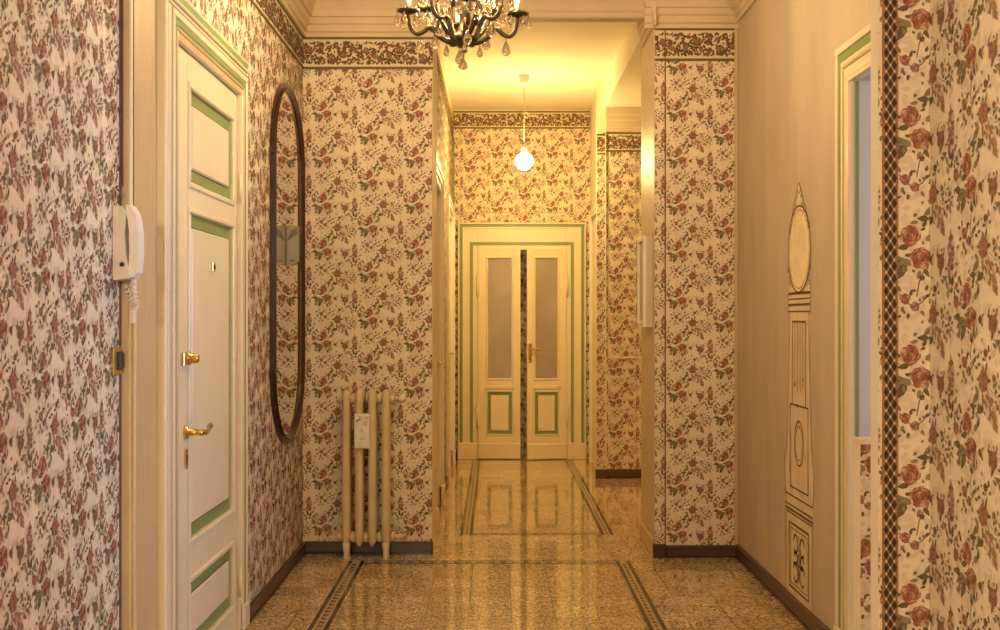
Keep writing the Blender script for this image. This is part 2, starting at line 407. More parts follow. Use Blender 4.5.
# planes: (along, height, out of the wall)
P_left  = plane((XL, 0, 0), (0, 1, 0), (1, 0, 0))
P_near  = plane((XN, 0, 0), (0, 1, 0), (1, 0, 0))
P_rad   = plane((0, YR, 0), (1, 0, 0), (0, -1, 0))
P_pier  = plane((0, YP, 0), (1, 0, 0), (0, -1, 0))
P_right = plane((XR, 0, 0), (0, -1, 0), (-1, 0, 0))
P_rnear = plane((XW, 0, 0), (0, -1, 0), (-1, 0, 0))
P_stub  = plane((0, YW, 0), (1, 0, 0), (0, -1, 0))
P_far   = plane((0, YF, 0), (1, 0, 0), (0, -1, 0))
P_side  = plane((0, YS, 0), (1, 0, 0), (0, -1, 0))
P_hl    = plane((HL, 0, 0), (0, 1, 0), (1, 0, 0))
P_hr    = plane((HR, 0, 0), (0, -1, 0), (-1, 0, 0))

FR = (2.713, 2.880)
# ---- left wall with entrance door opening (Y 3.948..4.943, to 2.26)
wall('wall_left', P_left, [(4.943, 6.66, 0, CE), (3.766, 4.943, 2.26, CE), (3.475, 3.766, 2.44, CE), (3.77, 3.948, 0, 2.26)], .14, phase=(5.2, 1.70), fr=FR)
def near_extra(mb):
    mb.pbox(P_near, 3.470, 3.477, 0, CE, 0, .005, 'brown')     # dark joint beside the board
wall('wall_left_near', P_near, [(-1.7, 3.478, 0, CE)], .14, phase=(2.905, .9056), extra=near_extra)
# ---- wall behind the radiator
wall('wall_front', P_rad, [(XL-.14, -.346, 0, CE)], .42, phase=(-.680, 1.813), fr=FR, extra=lambda mb: mb.pbox(P_rad, -.352, -.346, 0, 2.7, 0, .004, 'panel'))
# ---- pier
FP = (2.735, 2.903)
px0 = .879
def pier_extra(mb):
    mb.pbox(P_pier, .932, .938, .06, 2.9, 0, .004, 'brown')
    mb.pbox(P_pier, XR-.02, XR-.002, .06, 2.92, 0, .012, 'panel')
    mb.box((px0-.004, YP, 0), (px0, YP+.57, 3.0), 'sidegloss')
wall('wall_pier', P_pier, [(px0, XR+.2, 0, CE)], .57, phase=(1.030, 1.667), fr=FP, fr_off=.1, extra=pier_extra)

# ---- right wall with the grey door (far jamb at Y 4.43)
DR = 4.40        # far edge of that door's leaf
wall('wall_right', P_right, [(-6.6, -DR, 0, CE), (-DR, -2.52, 2.23, CE), (-2.94, -2.52, 0, 2.23)], .18, m='linen')
# ---- near right wall, the return facing us and its lattice edging
wall('wall_right_near', P_rnear, [(-YW, 1.7, 0, CE)], .10, phase=(-2.298, 1.0587))
def stub_extra(mb):
    mb.pbox(P_stub, .8335, .866, 0, CE, 0, .005, 'cane')
    k = 0; v = .01
    while v < CE:
        for uu in ((.841, .8585) if k % 2 else (.8498,)):
            q = [(uu-.0058, v), (uu, v-.0105), (uu+.0058, v), (uu, v+.0105)]
            mb.poly([P_stub(a, b_, .0054) for a, b_ in q], 'black')
        for uu in ((.841, .8585) if not k % 2 else (.8498,)):
            q = [(uu-.0022, v), (uu, v-.004), (uu+.0022, v), (uu, v+.004)]
            mb.poly([P_stub(a, b_, .0054) for a, b_ in q], 'band')
        k += 1; v += .0135
wall('wall_return', P_stub, [(.825, XW+.1, 0, CE)], .05, phase=(.9167, .931), extra=stub_extra)
# ---- low wallpapered wall behind the return
P_low = plane((0, 2.93, 0), (1, 0, 0), (0, -1, 0))
wall('wall_low', P_low, [(.915, XR, 0, 1.0)], .06, phase=(.948, .95), extra=lambda mb: mb.pbox(P_low, .912, XR, 1.0, 1.012, -.062, .004, 'paint'))
# the return's back is closed by a cheek to the right wall
mb = MB(); mb.box((XW+.1, YW, 0), (XR+.18, YW+.05, CE), 'plaster'); mb.build('wall_cheek', kind='structure')

# ---- corridor
def side_extra(mb):
    # lower dado of paler paper edged by a light strip
    mb.pbox(P_side, .905, 2.3, .985, .997, 0, .008, 'paint')
    mb.pbox(P_side, .905, .918, .07, .997, 0, .008, 'paint')
wall('wall_side', P_side, [(HR-.01, 2.3, 0, CE)], 1.3, phase=(1.02, 1.40), fr=(2.690, 2.835), fr_off=.2, extra=side_extra)
def pil_extra(mb):
    border(mb, P_pil, .835, .905, 2.665, 2.82, .15)
    mb.pbox(P_pil, .905, .913, 0, 2.95, 0, .004, 'paint')
P_pil = plane((0, 9.614, 0), (1, 0, 0), (0, -1, 0))
mbp = MB(); mbp.pbox(P_pil, .835, .913, 0, CE, -.03, 0, 'plaster'); paper(mbp, P_pil, (.835, .905, 0, 2.66), (.86, 1.5)); pil_extra(mbp)
mbp.build('wall_pilaster', fix=False, kind='structure')
# corridor left wall with two doorways
wall('wall_hall_left', P_hl, [(6.9, 7.35, 0, CE), (7.35, 8.23, 2.22, CE), (8.23, 9.42, 0, CE), (9.42, 10.45, 2.20, CE), (10.45, YF, 0, CE)], .15, m='paint', phase=(8.5, 1.2), fr=(2.96, 3.10))
wall('wall_hall_right', P_hr, [(-YF, -10.70, 0, CE), (-10.70, -9.85, 2.2, CE), (-9.85, -YS-.03, 0, CE)], .05, phase=(-10.0, 1.2), fr=(3.09, 3.24))
# far wall with opening for the double door
D0, D1, DH = -.215, .728, 2.03         # door opening
def far_extra(mb):
    for x in (.205, .222, .285): mb.pbox(P_far, x, x+.004, 2.30, 3.08, 0, .004, 'brown' if x > .21 else 'paper')
    mb.pbox(P_far, HL, HR, 2.296, 2.304, 0, .003, 'panel')
    mb.pbox(P_far, HL, HL+.012, 0, 3.0, 0, .012, 'green')
wall('wall_far', P_far, [(HL-.1, D0, 0, CE), (D1, HR+.1, 0, CE), (D0, D1, DH, CE)], .16, phase=(.05, 1.05), fr=(3.09, 3.24), fr_off=.03, extra=far_extra)
P_bey = plane((0, 12.1, 0), (1, 0, 0), (0, -1, 0))
wall('wall_beyond', P_bey, [(-1.2, 1.8, 0, CE)], .1, phase=(.22, 1.05))
mb = MB(); mb.box((-1.3, YF+.16, 0), (-1.2, 12.2, CE), 'plaster'); mb.box((1.8, YF+.16, 0), (1.9, 12.2, CE), 'plaster')
mb.box((-1.3, YF+.16, 0), (HL-.1, YF+.2, CE), 'plaster'); mb.box((HR+.1, YF+.16, 0), (1.9, YF+.2, CE), 'plaster'); mb.build('wall_beyond_sides', kind='structure')
# end of side passage, back of pier, backs of the two doorways
mb = MB(); mb.box((2.3, 6.9, 0), (2.4, YS+.2, CE), 'paper'); mb.box((XR, 6.95, 0), (2.4, 7.02, CE), 'paper'); mb.build('wall_passage_end', kind='structure')

# ---- lintel over the opening, ceilings
mb = MB(); mb.box((-.5, YR, 2.99), (px0+.1, 6.62, CE), 'cornice'); mb.build('beam_opening', kind='structure')
mb = MB()
mb.box((-1.4, -1.9, CE), (2.5, 12.3, CE+.12), 'ceil')
mb.build('ceiling', kind='structure')
mb = MB()
mb.box((HR, 6.96, 3.04), (2.4, YS, CE), 'ceil')
mb.build('ceiling_passage', kind='structure')

# ---- cornices
PROF = [(0, 2.883), (.018, 2.883), (.018, 2.905), (.030, 2.912), (.030, 2.945), (.042, 2.955), (.046, 2.985), (.058, 2.99), (.062, 3.02), (.085, 3.06), (.13, 3.13), (.20, 3.20), (.28, 3.25), (.33, 3.255), (.33, CE), (0, CE)]
def cornice(name, P, u0, u1, prof, dz=0.0, m='cornice', depth=1.0):
    mb = MB(); n = len(prof)
    mb.add([P(u0, z+dz if z < CE else z, d*depth) for d, z in prof] + [P(u1, z+dz if z < CE else z, d*depth) for d, z in prof],
           [list(range(n)), list(range(n, 2*n))[::-1]] + [[i, (i+1) % n, (i+1) % n+n, i+n] for i in range(n)], m)
    return mb.build(name, kind='structure')
cornice('trim_1', P_left, 3.3, YR, PROF)
cornice('trim_2', P_rad, XL, -.346, PROF)
cornice('trim_3', P_pier, px0-.06, XR, PROF, .022)
cornice('trim_4', plane((px0, 0, 0), (0, 1, 0), (-1, 0, 0)), YP-.06, YP+.50, [(d*.6, z) for d, z in PROF[:9]] + [(.05, 3.12), (0, 3.12)], .03)
cornice('trim_5', P_right, -YP, -2.7, [(0, 2.935), (.014, 2.935), (.014, 2.955), (.026, 2.965), (.03, 2.985), (.05, 3.0)] + PROF[9:], 0)
cornice('trim_6', plane((0, YR, 0), (1, 0, 0), (0, -1, 0)), -.346, px0, [(0, 2.992), (.012, 2.992), (.012, 3.02), (.02, 3.03), (.03, 3.06), (.06, 3.12), (.13, 3.2), (.22, 3.25), (.22, CE), (0, CE)])
cornice('trim_7', P_side, .91, 2.3, [(0, 2.85), (.012, 2.85), (.012, 2.875), (.024, 2.885), (.024, 2.93), (.036, 2.94), (.036, 2.975), (.05, 2.985), (.055, 3.038), (0, 3.038)])
# ---- floor with inlaid strips
mb = MB()
mb.box((-1.4, -1.9, -.1), (2.5, 12.3, 0), 'terrazzo')
def fl(x0, x1, y0, y1, m, h): mb.add([(x0, y0, h), (x1, y0, h), (x1, y1, h), (x0, y1, h)], [[0, 1, 2, 3]], m)
def strip_y(x0, x1, y0, y1):
    fl(x0, x1, y0, y1, 'inlay_p', .0004); w = .019
    fl(x0, x0+w, y0, y1, 'inlay_d', .0008); fl(x1-w, x1, y0, y1, 'inlay_d', .0008)
    y = y0+.03; a, b_ = x0+w+.012, x1-w-.012
    while y < y1-.08:
        mb.add([(a, y, .0008), (b_, y+.004, .0008), (b_, y+.026, .0008), (a, y+.018, .0008)], [[0, 1, 2, 3]], 'inlay_r')
        mb.add([(a, y+.018, .0008), (a+.010, y+.020, .0008), (a+.010, y+.042, .0008), (a, y+.042, .0008)], [[0, 1, 2, 3]], 'inlay_r')
        y += .062
def strip_x(x0, x1, y0, y1):
    fl(x0, x1, y0, y1, 'inlay_p', .0004); w = .019
    fl(x0, x1, y0, y0+w, 'inlay_d', .0008); fl(x0, x1, y1-w, y1, 'inlay_d', .0008)
    x = x0+.05
    while x < x1-.08:
        fl(x, x+.032, y0+w+.010, y1-w-.010, 'inlay_r', .0008); x += .062
strip_x(-.706, .652, 6.262, 6.342); strip_y(-.792, -.706, -1.5, 6.342); strip_y(.652, .728, -1.5, 6.342)
strip_x(-.135, .648, 7.095, 7.17); strip_y(-.212, -.135, 7.095, 10.87); strip_y(.648, .721, 7.095, 10.87)
mb.build('floor', fix=False, kind='structure')

# ---- skirting
def skirt(name, P, u0, u1, h=.068, d=.016):
    mb = MB(); mb.pbox(P, u0, u1, 0, h, 0, d, 'skirt', .006); mb.pbox(P, u0, u1, .002, .014, 0, d+.006, 'inlay_d'); mb.build(name, kind='structure')
skirt('baseboard_left', P_left, 5.035, YR); skirt('baseboard_left_near', P_near, -1.7, 3.47)
skirt('baseboard_front', P_rad, XL, -.346); skirt('baseboard_pier', P_pier, .938, XR); skirt('baseboard_right', P_right, -YP, -4.56, .075)
skirt('baseboard_side', P_side, .905, 2.3, .075); skirt('baseboard_far', P_far, HL, -.345)
mb = MB(); mb.pbox(P_pier, px0-.012, .936, 0, .075, 0, .018, 'skirt', .004); mb.pbox(plane((px0, 0, 0), (0, 1, 0), (-1, 0, 0)), YP, YP+.57, 0, .10, 0, .014, 'panel', .005)
mb.build('baseboard_pier_side', kind='structure')
mb = MB(); mb.box((.823, 9.585, 0), (.91, 9.60, .075), 'skirt'); mb.build('baseboard_pilaster', kind='structure')
skirt('baseboard_hall_left', P_hl, 8.4, 9.25); skirt('baseboard_right_near', P_rnear, -YW, 1.7)

# ------------------------------------------------------------------ doors
def casing(parent, P, u0, u1, v1, strips, plinth=0.0, name='casing'):
    """U-shaped architrave; strips: (from, to, out, material) measured outwards from the opening"""
    mb = MB()
    for a, c, h, m in strips:
        mb.pbox(P, u0-c, u0-a, 0, v1+a, 0, h, m, .003); mb.pbox(P, u1+a, u1+c, 0, v1+a, 0, h, m, .003)
        mb.pbox(P, u0-c, u1+c, v1+a, v1+c, 0, h, m, .003)
    if plinth:
        w = max(c for a, c, h, m in strips)+.006; hh = max(h for a, c, h, m in strips)+.006
        mb.pbox(P, u0-w, u0, 0, plinth, 0, hh, 'paint', .004); mb.pbox(P, u1, u1+w, 0, plinth, 0, hh, 'paint', .004)
    return mb.build(name, parent)
def wood_panel(mb, P, u0, u1, v0, v1, h=0.0, g=.045, mo=.018):
    """moulding, recessed green margin, raised field"""
    mb.pbox(P, u0, u1, v0, v1, h-.02, h-.010, 'green')
    for a, c, d, e in ((u0, u1, v0, v0+mo), (u0, u1, v1-mo, v1), (u0, u0+mo, v0+mo, v1-mo), (u1-mo, u1, v0+mo, v1-mo)):
        mb.pbox(P, a, c, d, e, h-.012, h+.008, 'paint', .005)
    mb.pbox(P, u0+mo+g-.004, u1-mo-g+.004, v0+mo+g-.004, v1-mo-g+.004, h-.012, h-.009, 'groove')
    mb.pbox(P, u0+mo+g, u1-mo-g, v0+mo+g, v1-mo-g, h-.012, h-.001, 'paint', .006)
# entrance door
d1 = empty('door_1', (XL, 4.45, 0)); d1['kind'] = 'structure'
P_d = plane((-1.090, 0, 0), (0, 1, 0), (1, 0, 0))
a0, a1, hd = 3.952, 4.939, 2.256
mb = MB(); pu0, pu1 = 4.150, 4.872
pans = ((.10, .392), (.504, 1.712), (1.780, 2.156))
mb.pbox(P_d, a0, pu0, 0, hd, -.04, 0, 'paint', .003); mb.pbox(P_d, pu1, a1, 0, hd, -.04, 0, 'paint', .003)
e = [0] + [z for p in pans for z in p] + [hd]
for i in range(0, 8, 2): mb.pbox(P_d, pu0, pu1, e[i], e[i+1], -.04, 0, 'paint')
for p in pans: wood_panel(mb, P_d, pu0, pu1, *p, 0, .05, .022); mb.pbox(P_d, pu0, pu1, *p, -.04, -.02, 'paint')
mb.pbox(P_d, 4.020, 4.026, 0, hd, 0, .002, 'groove')
leaf = mb.build('leaf', d1)
casing(d1, P_left, a0-.004, a1+.004, hd+.004, [(0, .026, .006, 'paint'), (.026, .034, .010, 'panel'), (.034, .062, .008, 'green'), (.062, .085, .013, 'paint')], .10)
mb = MB(); mb.pbox(P_left, a0, a1, 2.262, 2.350, 0, .007, 'panel', .003)
for z in (2.28, 2.30, 2.325): mb.pbox(P_left, a0, a1, z, z+.003, 0, .008, 'groove')
e0, e1 = 3.765, a1+.085
mb.pbox(P_left, e0, e1, 2.350, 2.360, 0, .014, 'paint', .003); mb.pbox(P_left, e0, e1, 2.360, 2.368, 0, .010, 'groove'); mb.pbox(P_left, e0, e1, 2.368, 2.380, 0, .016, 'paint', .004); mb.pbox(P_left, e0, e1, 2.380, 2.398, 0, .012, 'green'); mb.pbox(P_left, e0-.004, e1+.004, 2.398, 2.412, 0, .018, 'paint', .004)
mb.pbox(P_left, e0, 3.795, 0, 2.35, -.04, .014, 'paint', .004); mb.pbox(P_left, 3.795, 3.812, 0, 2.35, -.04, .004, 'panel'); mb.pbox(P_left, 3.812, 3.83, 0, 2.35, -.04, .010, 'paint', .003); mb.pbox(P_left, 3.83, 3.868, 0, 2.35, -.04, .006, 'leafgrey')
mb.build('overdoor_board', d1)
def xlathe(name, c, prof, m, parent):
    mb = MB(); mb.lathe(c, prof, m, 18, 'x'); return mb.build(name, parent)
mb = MB(); mb.lathe((-1.09, 4.145, 1.173), [(.024, 0), (.024, .010), (.017, .014), (.017, .036), (.014, .040), (0, .040)], 'brass', 18, 'x'); mb.pbox(P_d, 4.055, 4.11, 1.150, 1.196, 0, .014, 'brass', .003); k_ = mb.build('lock_knob', leaf); k_['label'] = 'brass round lock knob'
mb = MB(); mb.lathe((-1.09, 4.115, .914), [(.024, 0), (.024, .008), (.012, .014), (.011, .05), (.013, .056), (0, .060)], 'brass', 18, 'x')
mb.tube([(-1.042, 4.105, .914), (-1.036, 4.14, .912), (-1.036, 4.19, .906), (-1.040, 4.24, .912), (-1.040, 4.275, .922)], [.010, .011, .010, .009, .011], 'brass', 10); k_ = mb.build('handle', leaf); k_['label'] = 'curved brass lever handle'
mb = MB(); mb.prism(P_d, circ(4.118, .820, .016, .036, 20), 0, .006, 'brass'); mb.prism(P_d, circ(4.118, .828, .005, .007, 10), .006, .007, 'black'); mb.pbox(P_d, 4.116, 4.120, .806, .826, .006, .007, 'black'); mb.build('keyhole_plate', leaf)
mb = MB(); mb.pbox(P_d, 4.500, 4.535, 1.495, 1.53, 0, .006, 'brass', .002); mb.lathe((-1.084, 4.517, 1.512), [(.010, 0), (.010, .004), (.006, .005), (0, .003)], 'black', 12, 'x'); mb.build('peephole', leaf)
for z in (.20, 1.86):
    mb = MB(); mb.tube([(-1.076, 4.945, z-.06), (-1.076, 4.945, z+.06)], .007, 'paint'); mb.build('hinge', leaf)
# wide board between the wallpaper and the entrance door
mb = MB(); P_b = plane((XN, 0, 0), (0, 1, 0), (1, 0, 0))
mb.pbox(P_b, 3.478, 3.766, 0, 2.44, -.10, .027, 'panel', .003)
mb.pbox(P_b, 3.480, 3.500, 0, 2.44, .027, .033, 'paint', .003); mb.pbox(P_b, 3.515, 3.522, 0, 2.44, .027, .029, 'groove')
mb.build('trim_8', kind='structure')

# grey door on the right
d2 = empty('door_2', (XR, 3.8, 0)); d2['kind'] = 'structure'
casing(d2, P_right, -DR, -2.95, 2.205, [(0, .018, .008, 'paint'), (.018, .060, .005, 'paint'), (.060, .070, .010, 'panel'), (.070, .090, .009, 'paint'), (.090, .125, .007, 'green'), (.125, .153, .013, 'paint')], .12)
mb = MB(); mb.box((XR-.002, DR-.008, 0), (XR+.018, DR+.02, 2.21), 'paint'); mb.box((XR+.018, DR-.012, 0), (XR+.030, DR+.02, 2.206), 'green')
mb.box((XR+.030, DR-.005, 0), (XR+.20, DR+.03, 2.236), 'leafgrey'); mb.box((XR-.002, 2.95, 2.205), (XR+.03, DR, 2.236), 'paint'); mb.box((XR+.03, 2.95, 2.208), (XR+.20, DR, 2.240), 'leafgrey'); mb.build('jamb', d2)

# far double door
d3 = empty('door_3', (.25, YF, 0)); d3['kind'] = 'structure'
CS = [(0, .03, .020, 'paint'), (.03, .056, .014, 'green'), (.056, .11, .022, 'paint'), (.11, .128, .030, 'green'), (.128, .14, .036, 'paint')]
L0, L1, LM0, LM1, LH = -.158, .664, .238, .292, 1.950
mb = MB()
# broad frame boards around the leaves
fu0, fu1, fv = -.345, .846, 2.205
for (u0, u1, v0, v1) in ((fu0, L0, 0, fv), (L1, fu1, 0, fv), (L0, L1, LH, fv)): mb.pbox(P_far, u0, u1, v0, v1, -.02, .020, 'paint', .004)
def ring(off, w, h, m):
    mb.pbox(P_far, fu0+off, fu0+off+w, 0, fv-off-w, 0, h, m); mb.pbox(P_far, fu1-off-w, fu1-off, 0, fv-off-w, 0, h, m); mb.pbox(P_far, fu0+off, fu1-off, fv-off-w, fv-off, 0, h, m)
ring(0, .014, .040, 'paint'); ring(.014, .030, .026, 'green'); ring(.044, .012, .030, 'paint')
for off, w, h, m in ((.098, .012, .026, 'paint'), (.110, .030, .024, 'green')):
    t = .17
    mb.pbox(P_far, fu0+off, fu0+off+w, 0, fv-t-(off-.098)-w, .0, h, m); mb.pbox(P_far, fu1-off-w, fu1-off, 0, fv-t-(off-.098)-w, 0, h, m); mb.pbox(P_far, fu0+off, fu1-off, fv-t-(off-.098)-w, fv-t-(off-.098), 0, h, m)
for u0, u1 in ((fu0-.004, L0-.012), (L1+.012, fu1+.004)): mb.pbox(P_far, u0, u1, 0, .155, 0, .045, 'paint', .005)
mb.build('casing', d3)
def half(u0, u1, hinge, ang, handle):
    # leaf in its own frame: local u from the hinge
    n0 = Vector((hinge, YF-.022, 0)); dr = Vector((1 if u1 > hinge else -1, 0, 0))
    R_ = Matrix.Rotation(ang, 3, 'Z'); du = R_ @ dr; nn = R_ @ Vector((0, -1, 0))
    P = lambda a, b_, h=0.0: n0 + du*a + nn*h + Vector((0, 0, b_))
    W = abs(u1-u0); mb = MB(); s0, s1 = .068, W-.062
    if not handle: s0, s1 = .075, W-.068
    mb.pbox(P, 0, s0, .006, LH, -.02, .014, 'paint', .003); mb.pbox(P, s1, W, .006, LH, -.02, .014, 'paint', .003)
    gz0, gz1, pz0, pz1 = .735, 1.890, .225, .640
    for z0, z1 in ((.006, pz0), (pz1, gz0), (gz1, LH)): mb.pbox(P, s0, s1, z0, z1, -.02, .014, 'paint')
    wood_panel(mb, P, s0, s1, pz0, pz1, .014, .030, .012); mb.pbox(P, s0, s1, pz0, pz1, -.02, -.006, 'paint')
    for a, c, d, e_ in ((s0, s1, gz0, gz0+.02), (s0, s1, gz1-.02, gz1), (s0, s0+.018, gz0+.02, gz1-.02), (s1-.018, s1, gz0+.02, gz1-.02)):
        mb.pbox(P, a, c, d, e_, .0, .022, 'paint', .006)
    mb.pbox(P, s0-.01, s1+.01, .655, .690, .014, .026, 'paint', .005)
    mb.pbox(P, 0, W, .006, .150, .014, .026, 'paint', .006)
    lf = mb.build('leaf', d3)
    g = MB(); g.pbox(P, s0, s1, gz0, gz1, -.008, .002, 'frost'); g.build('glass_pane', lf)
    for z in (.30, 1.52):
        h = MB(); h.tube([P(-.004, z, .022), P(-.004, z+.19, .022)], .010, 'paint', 8); h.lathe(P(-.004, z+.19, .022), [(.008, 0), (.011, .012), (0, .025)], 'paint', 8); h.build('hinge', lf)
    if handle:
        h = MB(); u = W-.030
        h.pbox(P, u-.016, u+.016, .90, 1.08, .014, .020, 'brass', .003); h.tube([P(u, 1.03, .02), P(u, 1.03, .055)], .008, 'brass', 8)
        h.tube([P(u, 1.03, .055), P(u-.05, 1.032, .058), P(u-.10, 1.026, .056)], [.010, .008, .009], 'brass', 8); h.prism(P, circ(u, .935, .005, .010, 8), .02, .021, 'black')
        k_ = h.build('handle', lf); k_['label'] = 'brass lever handle on plate'
    return lf
half(L0, LM0, L0, 0.0, False)
half(LM1, L1, L1, math.radians(7), True)

# corridor doors seen edge-on
def hall_door(name, P, u0, u1, hgt, out):
    d = empty(name, tuple(P((u0+u1)/2, 0, 0))); d['kind'] = 'structure'
    casing(d, P, u0, u1, hgt, [(0, .02, .014, 'white'), (.02, .05, .012, 'green'), (.05, .09, .020, 'white'), (.09, .12, .028, 'white')], .13)
    mb = MB(); mb.pbox(P, u0, u1, 0, hgt, -.07, -.03, 'paint')
    for z0, z1 in ((.15, .75), (.9, hgt-.12)): wood_panel(mb, P, u0+.12, u1-.12, z0, z1, -.03+.002, .04, .02)
    lf = mb.build('leaf', d)
    h = MB(); c = P(u1-.06, 1.0, -.03); h.tube([c, P(u1-.06, 1.0, .02)], .009, 'brass', 8); h.tube([P(u1-.06, 1.0, .02), P(u1-.16, 1.0, .02)], .008, 'brass', 8); h.build('handle', lf)
hall_door('door_4', P_hl, 7.35, 8.23, 2.20, 1)
hall_door('door_5', P_hl, 9.42, 10.45, 2.18, 1)
hall_door('door_6', P_hr, -10.70, -9.85, 2.18, 1)

# ------------------------------------------------------------------ mirror
mir = tag(empty('mirror', (XL, 6.01, .671)), 'tall oval mirror in dark mahogany frame on the left wall past the door', 'mirror')
def stadium(hw, top, bot, zs0, zs1, n=20):
    c = 6.01
    p = [(c+hw*math.cos(PI*i/(n-1)), zs1+(top-zs1)*math.sin(PI*i/(n-1))) for i in range(n)]
    q = [(c-hw*math.cos(PI*i/(n-1)), zs0-(zs0-bot)*math.sin(PI*i/(n-1))) for i in range(n)]
    return p + q
def ringmesh(mb, P, A, B, h0, h1, m, hB=None):
    n = len(A); hB = h1 if hB is None else hB
    vs = [P(*a, h0) for a in A] + [P(*a, h1) for a in A] + [P(*b_, hB) for b_ in B] + [P(*b_, h0) for b_ in B]
    fs = []
    for i in range(n):
        j = (i+1) % n
        for k in range(3): fs.append([k*n+i, k*n+j, (k+1)*n+j, (k+1)*n+i])
    mb.add(vs, fs, m)
mb = MB()
ringmesh(mb, P_left, stadium(.445, 2.515, .671, 1.06, 2.115), stadium(.420, 2.487, .699, 1.06, 2.115), 0, .014, 'mahog')
ringmesh(mb, P_left, stadium(.422, 2.489, .697, 1.06, 2.115), stadium(.402, 2.466, .720, 1.06, 2.115), 0, .030, 'mahog', .014)
for sgn in (-1, 1):
    for z, s in ((1.06, -1), (2.115, 1)):
        u = 6.01+sgn*.43; mb.pbox(P_left, u-.030, u+.030, z-.013, z+.013, 0, .022, 'mahog', .004)
mb.build('frame', mir)
mb = MB(); ga = stadium(.408, 2.473, .713, 1.06, 2.115); mb.prism(P_left, ga, .002, .009, 'mirror'); mb.build('glass', mir)
# door chime on the mirror
ch = tag(empty('door_chime', (-1.055, 5.98, 1.59)), 'grey door chime box with slanted slots, in the middle of the oval mirror', 'chime')
P_c = plane((0, 5.955, 0), (1, 0, 0), (0, -1, 0))
mb = MB(); mb.prism(P_c, [(-1.062, 1.588), (-1.022, 1.588), (-1.004, 1.608), (-1.004, 1.786), (-1.062, 1.786)], -.05, 0, 'grey'); mb.build('case', ch)
mb = MB()
for i in range(6):
    mb = MB(); u = -1.058+i*.0085; z0 = 1.708+i*.006; w = min(.030, -1.007-u)
    mb.poly([P_c(*p, .0006) for p in ((u, z0), (u+.0035, z0), (u+.0035+w*.8, z0+.055*w/.030), (u+w*.8, z0+.055*w/.030))], 'black')
    mb.build('slot', ch, fix=False)
mb = MB()
mb.pbox(P_c, -1.045, -1.02, 1.606, 1.610, 0, .001, 'black')
mb.build('badge', ch)

# ------------------------------------------------------------------ radiator
rad = tag(empty('radiator', (-.705, 6.43, 0)), 'cream cast-iron column radiator against the rose wallpaper, left of the opening', 'radiator')
RX = (-.813, -.741, -.670, -.597)
for i, x in enumerate(RX):
    mb = MB(); foot = i in (0, 3); zb = .075
    for y in (6.385, 6.455):
        top = .925 if y < 6.4 else .915
        mb.tube([(x, y, zb-.005), (x, y, zb+.02), (x, y, zb+.09), (x, y, .5), (x, y, top-.09), (x, y, top-.03), (x, y, top-.008), (x, y, top)],
                [.008, .020, .023, .0225, .023, .022, .015, .004], 'radi', 14)
    for z in (.115, .865): mb.tube([(x, 6.385, z), (x, 6.455, z)], .021, 'radi', 12)
    if foot:
        for y in (6.385, 6.455): mb.tube([(x, y, .09), (x, y, .03), (x, y, .012), (x, y, 0)], [.021, .014, .014, .019], 'radi', 12)
    mb.build('section', rad)
for z in (.115, .872):
    mb = MB()
    prof = []
    x0, x1 = -.868, -.552
    mb.tube([(x0, 6.42, z), (x0+.012, 6.42, z), (x0+.014, 6.42, z), (x1-.014, 6.42, z), (x1-.012, 6.42, z), (x1, 6.42, z)], [.020, .027, .024, .024, .027, .020], 'radi', 14)
    for i in range(3):
        xm = (RX[i]+RX[i+1])/2
        mb.tube([(xm-.011, 6.42, z), (xm-.008, 6.42, z), (xm+.008, 6.42, z), (xm+.011, 6.42, z)], [.024, .030, .030, .024], 'radi', 14)
    mb.build('header', rad)
mb = MB(); mb.tube([(-.552, 6.42, .875), (-.525, 6.42, .875)], .012, 'radi', 10); mb.lathe((-.527, 6.42, .875), [(.015, 0), (.024, .004), (.024, .026), (.018, .034), (0, .036)], 'ivory', 14, 'x'); mb.tube([(-.538, 6.42, .875), (-.538, 6.50, .875), (-.538, 6.545, .875)], .010, 'radi', 10); mb.build('valve', rad)
mb = MB(); mb.tube([(-.552, 6.42, .118), (-.515, 6.42, .118), (-.505, 6.43, .118), (-.502, 6.46, .118), (-.502, 6.548, .118)], .011, 'radi', 10); mb.lathe((-.53, 6.42, .118), [(.012, 0), (.02, .003), (.02, .018), (.012, .021)], 'radi', 8, 'x', False); mb.build('return_pipe', rad)
# evaporator tile hung on the radiator
ev = tag(empty('humidifier', (-.741, 6.355, .60)), 'small white embossed ceramic humidifier hanging on the radiator columns', 'humidifier')
P_e = plane((0, 6.348, 0), (1, 0, 0), (0, -1, 0))
mb = MB(); mb.pbox(P_e, -.764, -.680, .607, .797, -.010, .014, 'white', .006); mb.pbox(P_e, -.757, -.687, .615, .789, .014, .0155, 'white')
rg = random.Random(2)
for i in range(46):
    u, v = -.754+rg.random()*.064, .62+rg.random()*.165; a = rg.random()*6; mb.prism(P_e, lens(u, v, .022, a, .008), .0155, .018, 'white')
mb.build('tank', ev)
mb = MB(); mb.tube([P_e(-.705, .79, -.008), P_e(-.705, .89, -.004), P_e(-.705, .926, -.025), P_e(-.705, .926, -.075), P_e(-.705, .91, -.11)], .003, 'bronze', 8); mb.build('hook', ev)

